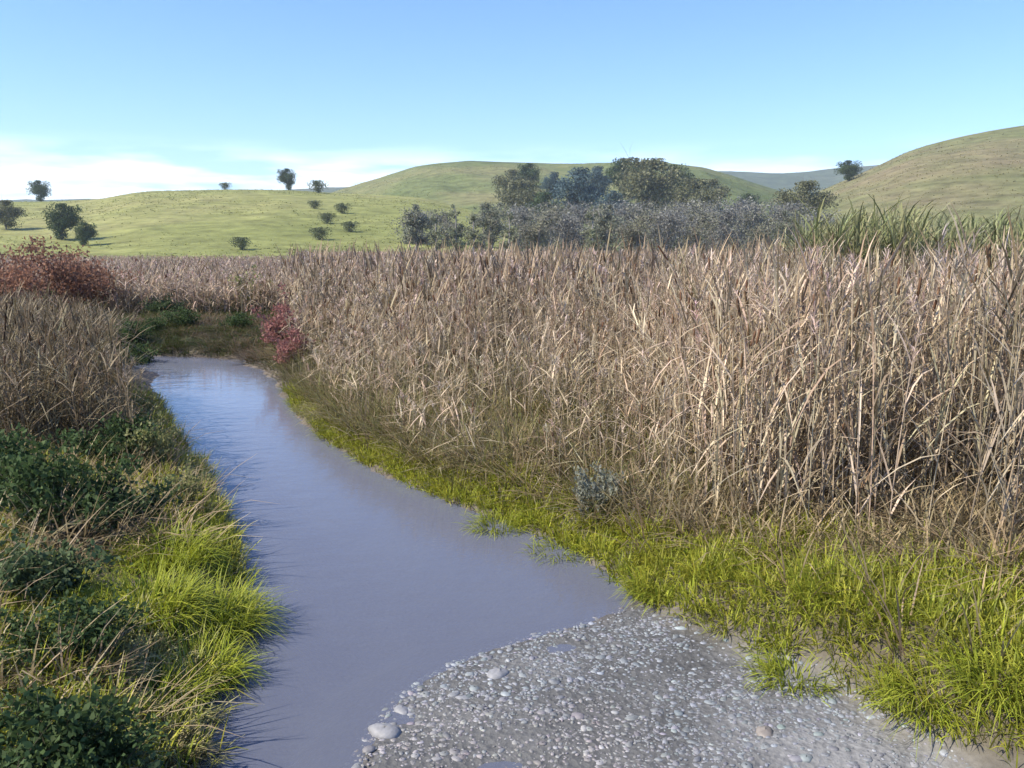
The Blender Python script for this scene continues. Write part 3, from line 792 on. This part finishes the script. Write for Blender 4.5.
# ------------------------------------------------------------------ shrubs near the creek
def shrub_parts(H, W_, n, leaf, c1, c2, stem, nst=9, bare=0.0, up=.5):
    st, fo_ = Soup(), Soup()
    tips = []
    for k in range(nst):
        a = R.uniform(0, 6.28); r = W_ * .5 * R.uniform(.25, 1); h_ = H * R.uniform(.55, 1.0) * (1 - .35 * (r / (W_ * .5)) ** 2)
        b0 = np.array([math.cos(a), math.sin(a), 0]) * W_ * .08
        p1 = b0 + np.array([math.cos(a) * r * .45, math.sin(a) * r * .45, h_ * .6]); p2 = np.array([math.cos(a) * r, math.sin(a) * r, h_])
        t = np.linspace(0, 1, 5)[:, None]
        cv = (1 - t) ** 2 * b0 + 2 * t * (1 - t) * p1 + t ** 2 * p2
        st.add(*tube(cv, H * .009 * np.linspace(1, .3, 5), 4, stem))
        for j in range(5):
            i = R.uniform(.25, 1); q = np.array([np.interp(i, t[:, 0], cv[:, m]) for m in range(3)])
            e = q + np.array([R.normal(0, .13 * W_), R.normal(0, .13 * W_), abs(R.normal(0, .13 * H)) * up * 2])
            st.add(*tube([q, (q + e) / 2 + R.normal(0, .01 * H, 3), e], H * .004 * np.array([1, .7, .3]), 3, stem))
            tips += [(q, e)]
    per = max(1, n // len(tips))
    for q, e in tips:
        m = int(per * R.uniform(.4, 1.6)) + 1
        tt = R.uniform(.1, 1.1, (m, 1)); p = q + (e - q) * tt + R.normal(0, .05 * W_, (m, 3)) * [1, 1, .8]
        p[:, 2] = np.maximum(p[:, 2], .03)
        u = R.normal(0, 1, (m, 3)) + [0, 0, up]; u /= np.linalg.norm(u, axis=1)[:, None]
        v = np.cross(u, R.normal(0, 1, (m, 3))); v /= np.linalg.norm(v, axis=1)[:, None]
        nn = np.cross(u, v)
        s1 = leaf * R.uniform(.55, 1.3, (m, 1)); s2 = s1 * .27
        V = np.stack([p, p + u * s1 * .5 - v * s2 + nn * s1 * .08, p + u * s1, p + u * s1 * .5 + v * s2 + nn * s1 * .08], 1).reshape(-1, 3)
        mm = R.random((m, 1)); c = (np.array(c1) * (1 - mm) + np.array(c2) * mm) * R.uniform(.8, 1.15) * R.uniform(.75, 1.2, (m, 1))
        fo_.add(V, np.arange(4 * m).reshape(-1, 4), c.repeat(4, 0))
    return st, fo_

def at_px(xp, yp, dz=0.25):
    p = px(xp, yp, dz); return float(p[0]), float(p[1]), float(zat(p[0], p[1])[0]) - .02

near_protos = {}
def put_shrub(kind, label, loc, scale=1.0, squash=1.0, group=None):
    make, name, cat_ = SHRUBS[kind]
    rz = R.uniform(0, 6.28)
    if kind not in near_protos:
        near_protos[kind] = plant_proto(name, label, cat_, loc, make(), 'stems', 'foliage', M_leaf, rz, group, scale)
        return near_protos[kind]
    o = dup(near_protos[kind], label, loc, rz, scale, squash)
    if group: o['group'] = group
    elif 'group' in o: del o['group']
    return o
SHRUBS = {
    'rust': (lambda: shrub_parts(2.2, 2.8, 4200, .10, (.26, .125, .08), (.34, .2, .13), (.16, .10, .08), 14), 'rusty_shrub', 'shrub'),
    'pink': (lambda: shrub_parts(1.6, 1.2, 2200, .08, (.26, .10, .09), (.34, .19, .16), (.2, .11, .1), 10), 'red_shrub', 'shrub'),
    'dark': (lambda: shrub_parts(.6, .95, 3000, .05, (.042, .075, .026), (.085, .125, .045), (.09, .08, .05), 16), 'leafy_bush', 'bush'),
    'dark2': (lambda: shrub_parts(.5, .85, 2400, .055, (.055, .09, .035), (.11, .145, .07), (.1, .09, .05), 16), 'leafy_bush', 'bush'),
    'olive': (lambda: shrub_parts(.7, .8, 1800, .06, (.20, .215, .08), (.29, .285, .13), (.2, .17, .1), 12, up=1.0), 'leafy_weed', 'weed'),
    'pale': (lambda: shrub_parts(.65, .6, 1300, .05, (.22, .24, .18), (.30, .30, .24), (.3, .28, .22), 12, up=1.0), 'pale_plant', 'plant'),
}
def flat(xp, dist): x_ = (xp - 512) / F_PX * dist; return (float(x_), float(dist), float(zat(x_, dist)[0]) - .03)
put_shrub('rust', 'rusty red shrub at the left frame edge behind the brown reeds', flat(5, 22), 1.0)
put_shrub('rust', 'tallest rusty red shrub, second from the left frame edge', flat(48, 24), 1.05)
put_shrub('rust', 'rusty red shrub at the right end of the row behind the left reeds', flat(92, 26), .95)
put_shrub('pink', 'pinkish red shrub on the right bank at the far end of the creek', flat(288, 15.2), .66)
put_shrub('pink', 'paler taller pink shrub just behind the red one at the creek end', flat(279, 17.5), .85)
put_shrub('dark', 'dark green bush on the left bank beside the last bend of the creek', flat(128, 17.5), 1.1)
put_shrub('dark2', 'low green bush left of the creek end', flat(165, 24.5), 1.2)
put_shrub('dark', 'low dark bush beyond the creek end, in front of the pinkish flat', flat(205, 27), 1.0, .8)
put_shrub('dark', 'dark green bush between the two mid green ones over the left bank', at_px(60, 655), .7, .8, 'dark bushes on the left bank')
for lab_, a, d_, sc in [('dark bush at the left corner of the creek end', 120, 19.5, 1.2), ('dark bush centred behind the creek end', 178, 21.5, 1.0), ('dark bush behind the creek end, nearest to the red shrub', 238, 21, .9), ('small dark bush at the water where the creek bends away', 148, 20.8, .8)]:
    put_shrub('dark', lab_, flat(a, d_), sc, .9)
put_shrub('olive', 'green bush beyond the creek end, left of the red shrub', flat(248, 26), 1.5)
# left foreground
for kd, lab, a, b_, sc, sq in [
    ('dark', 'dark green bush at the left frame edge under the brown reeds', 15, 520, 1.0, 1),
    ('dark', 'dark green bush under the brown reeds, second from the left frame edge', 75, 530, .95, 1),
    ('dark2', 'dark bluish bush with its shaded side above the bright green clump', 118, 525, .85, 1),
    ('dark2', 'mid green bush left of the bright green clump', 35, 600, .8, .9),
    ('dark', 'dark green bush on the left bank between the reeds and the olive weeds', 112, 470, .9, 1),
    ('dark', 'dark green bush in the bottom left corner of the scene', 15, 775, .75, 1),
    ('dark', 'dark green bush beside the one in the bottom left corner', 72, 775, .65, .9),
    ('dark2', 'green leafy bush at the water edge at the bottom', 135, 770, .6, .9),
]: put_shrub(kd, lab, at_px(a, b_), sc, sq, 'dark bushes on the left bank')
for lab, a, b_, sc in [('olive weed at the top of the left bank beside the bright water', 138, 425, .55), ('tallest olive weed leaning over the left water edge', 150, 470, .6), ('olive weed above the bright green clump', 180, 500, .45)]:
    put_shrub('olive', lab, at_px(a, b_), sc)
put_shrub('pale', 'pale grey green plant at the foot of the reeds on the right bank', at_px(592, 508), .7)

# grass tussocks
def tussock(name, label, loc, n, H, W_, c1, c2, mat=M_grass, group=None):
    parts = []
    for k in range(n):
        a = R.uniform(0, 6.28); r = W_ * .5 * math.sqrt(R.random()); v = R.random()
        c = (np.array(c1) * (1 - v) + np.array(c2) * v) * R.uniform(.75, 1.2)
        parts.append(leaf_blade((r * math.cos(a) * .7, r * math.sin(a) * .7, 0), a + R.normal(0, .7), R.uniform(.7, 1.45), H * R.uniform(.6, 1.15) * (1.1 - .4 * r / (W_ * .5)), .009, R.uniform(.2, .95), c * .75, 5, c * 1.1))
    V, F_, C = cat(parts)
    s = Soup(); s.add(V, F_, C); o = s.build(name, mat); o.location = loc
    return tag(o, label, 'grass tuft', group)
YG, YG2 = (.24, .30, .02), (.36, .37, .04)
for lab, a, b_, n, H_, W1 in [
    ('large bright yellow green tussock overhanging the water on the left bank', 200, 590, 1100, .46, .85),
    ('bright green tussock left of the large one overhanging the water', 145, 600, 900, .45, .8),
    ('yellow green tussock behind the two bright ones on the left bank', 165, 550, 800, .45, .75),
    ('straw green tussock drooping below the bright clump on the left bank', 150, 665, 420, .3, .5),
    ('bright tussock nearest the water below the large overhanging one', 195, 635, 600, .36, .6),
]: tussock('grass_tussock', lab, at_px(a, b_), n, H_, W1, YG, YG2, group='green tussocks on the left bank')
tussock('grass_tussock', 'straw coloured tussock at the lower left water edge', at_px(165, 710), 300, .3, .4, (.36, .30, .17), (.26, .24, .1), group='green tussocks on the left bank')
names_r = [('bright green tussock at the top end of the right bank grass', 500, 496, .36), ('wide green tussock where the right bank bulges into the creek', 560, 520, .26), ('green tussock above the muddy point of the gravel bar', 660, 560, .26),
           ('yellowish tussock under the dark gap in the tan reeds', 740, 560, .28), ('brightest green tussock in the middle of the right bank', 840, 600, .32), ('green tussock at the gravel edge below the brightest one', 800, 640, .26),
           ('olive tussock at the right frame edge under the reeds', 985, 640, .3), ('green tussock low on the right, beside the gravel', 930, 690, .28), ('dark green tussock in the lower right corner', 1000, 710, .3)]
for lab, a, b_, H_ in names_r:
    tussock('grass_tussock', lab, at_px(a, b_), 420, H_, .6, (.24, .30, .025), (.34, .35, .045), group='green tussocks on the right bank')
tussock('dry_tussock', 'grey dry tussock with a flat top at the foot of the tan reeds', at_px(665, 508), 380, .5, .75, (.40, .36, .30), (.3, .26, .2))

# fallen stems
def stick(name, label, cat_, p0, p1, r, c, sag=.0):
    t = np.linspace(0, 1, 8)[:, None]
    P_ = np.array(p0) * (1 - t) + np.array(p1) * t + R.normal(0, .012, (8, 3)); P_[:, 2] -= sag * np.sin(t[:, 0] * np.pi)
    s = Soup(); s.add(*tube(P_, r * np.linspace(1, .45, 8), 6, c)); return tag(s.build(name, M_bark), label, cat_)
a_ = px_dist(835, 345, 8.6); b__ = px_dist(915, 412, 7.9)
stick('bent_cane', 'pale broken cane leaning diagonally across the tan reeds', 'cane', a_, b__, .012, (.55, .48, .36))
q0 = px(402, 447, .28); q1 = px(468, 441, .28)
stick('fallen_branch', 'pale fallen branch lying on the right bank before the sedge', 'branch', (*q0, zat(*q0)[0] + .04), (*q1, zat(*q1)[0] + .07), .03, (.46, .39, .3))

# larger stones on the bar
def stone(label, xp, yp, size, tone_):
    n, m = 12, 7
    V, F_ = [], []
    sd1 = R.integers(0, 999)
    for i in range(m):
        ph = (i / (m - 1)) * np.pi * .62
        for j in range(n):
            th = j * 2 * np.pi / n
            k = 1 + .22 * float(vnoise(np.array([math.cos(th) * 1.7 + i * .3]), np.array([math.sin(th) * 1.7 + i * .2]), int(sd1))[0])
            V.append((math.sin(ph) * math.cos(th) * 1.15 * k, math.sin(ph) * math.sin(th) * .85 * k, math.cos(ph) * .45 * k))
    F_ = [(i * n + j, i * n + (j + 1) % n, (i + 1) * n + (j + 1) % n, (i + 1) * n + j) for i in range(m - 1) for j in range(n)]
    p = px(xp, yp, .05)
    s = Soup(); s.add(np.array(V) * size, F_, tone_)
    o = s.build('stone', M_stone); o.location = (p[0], p[1], float(zat(p[0], p[1])[0]) - size * .06); o.rotation_euler = (0, 0, R.uniform(0, 6.28))
    return tag(o, label, 'stone', 'stones on the gravel bar')
stone('pale stone at the left tip of the gravel bar', 385, 722, .07, (.21, .21, .215))
stone('smaller pale stone just behind the one at the left tip of the bar', 402, 700, .045, (.21, .21, .215))
stone('flat grey stone on the water side of the bar near its curve', 500, 668, .06, (.21, .21, .215))
stone('brownish stone on the right part of the gravel bar', 765, 735, .05, (.2, .175, .15))
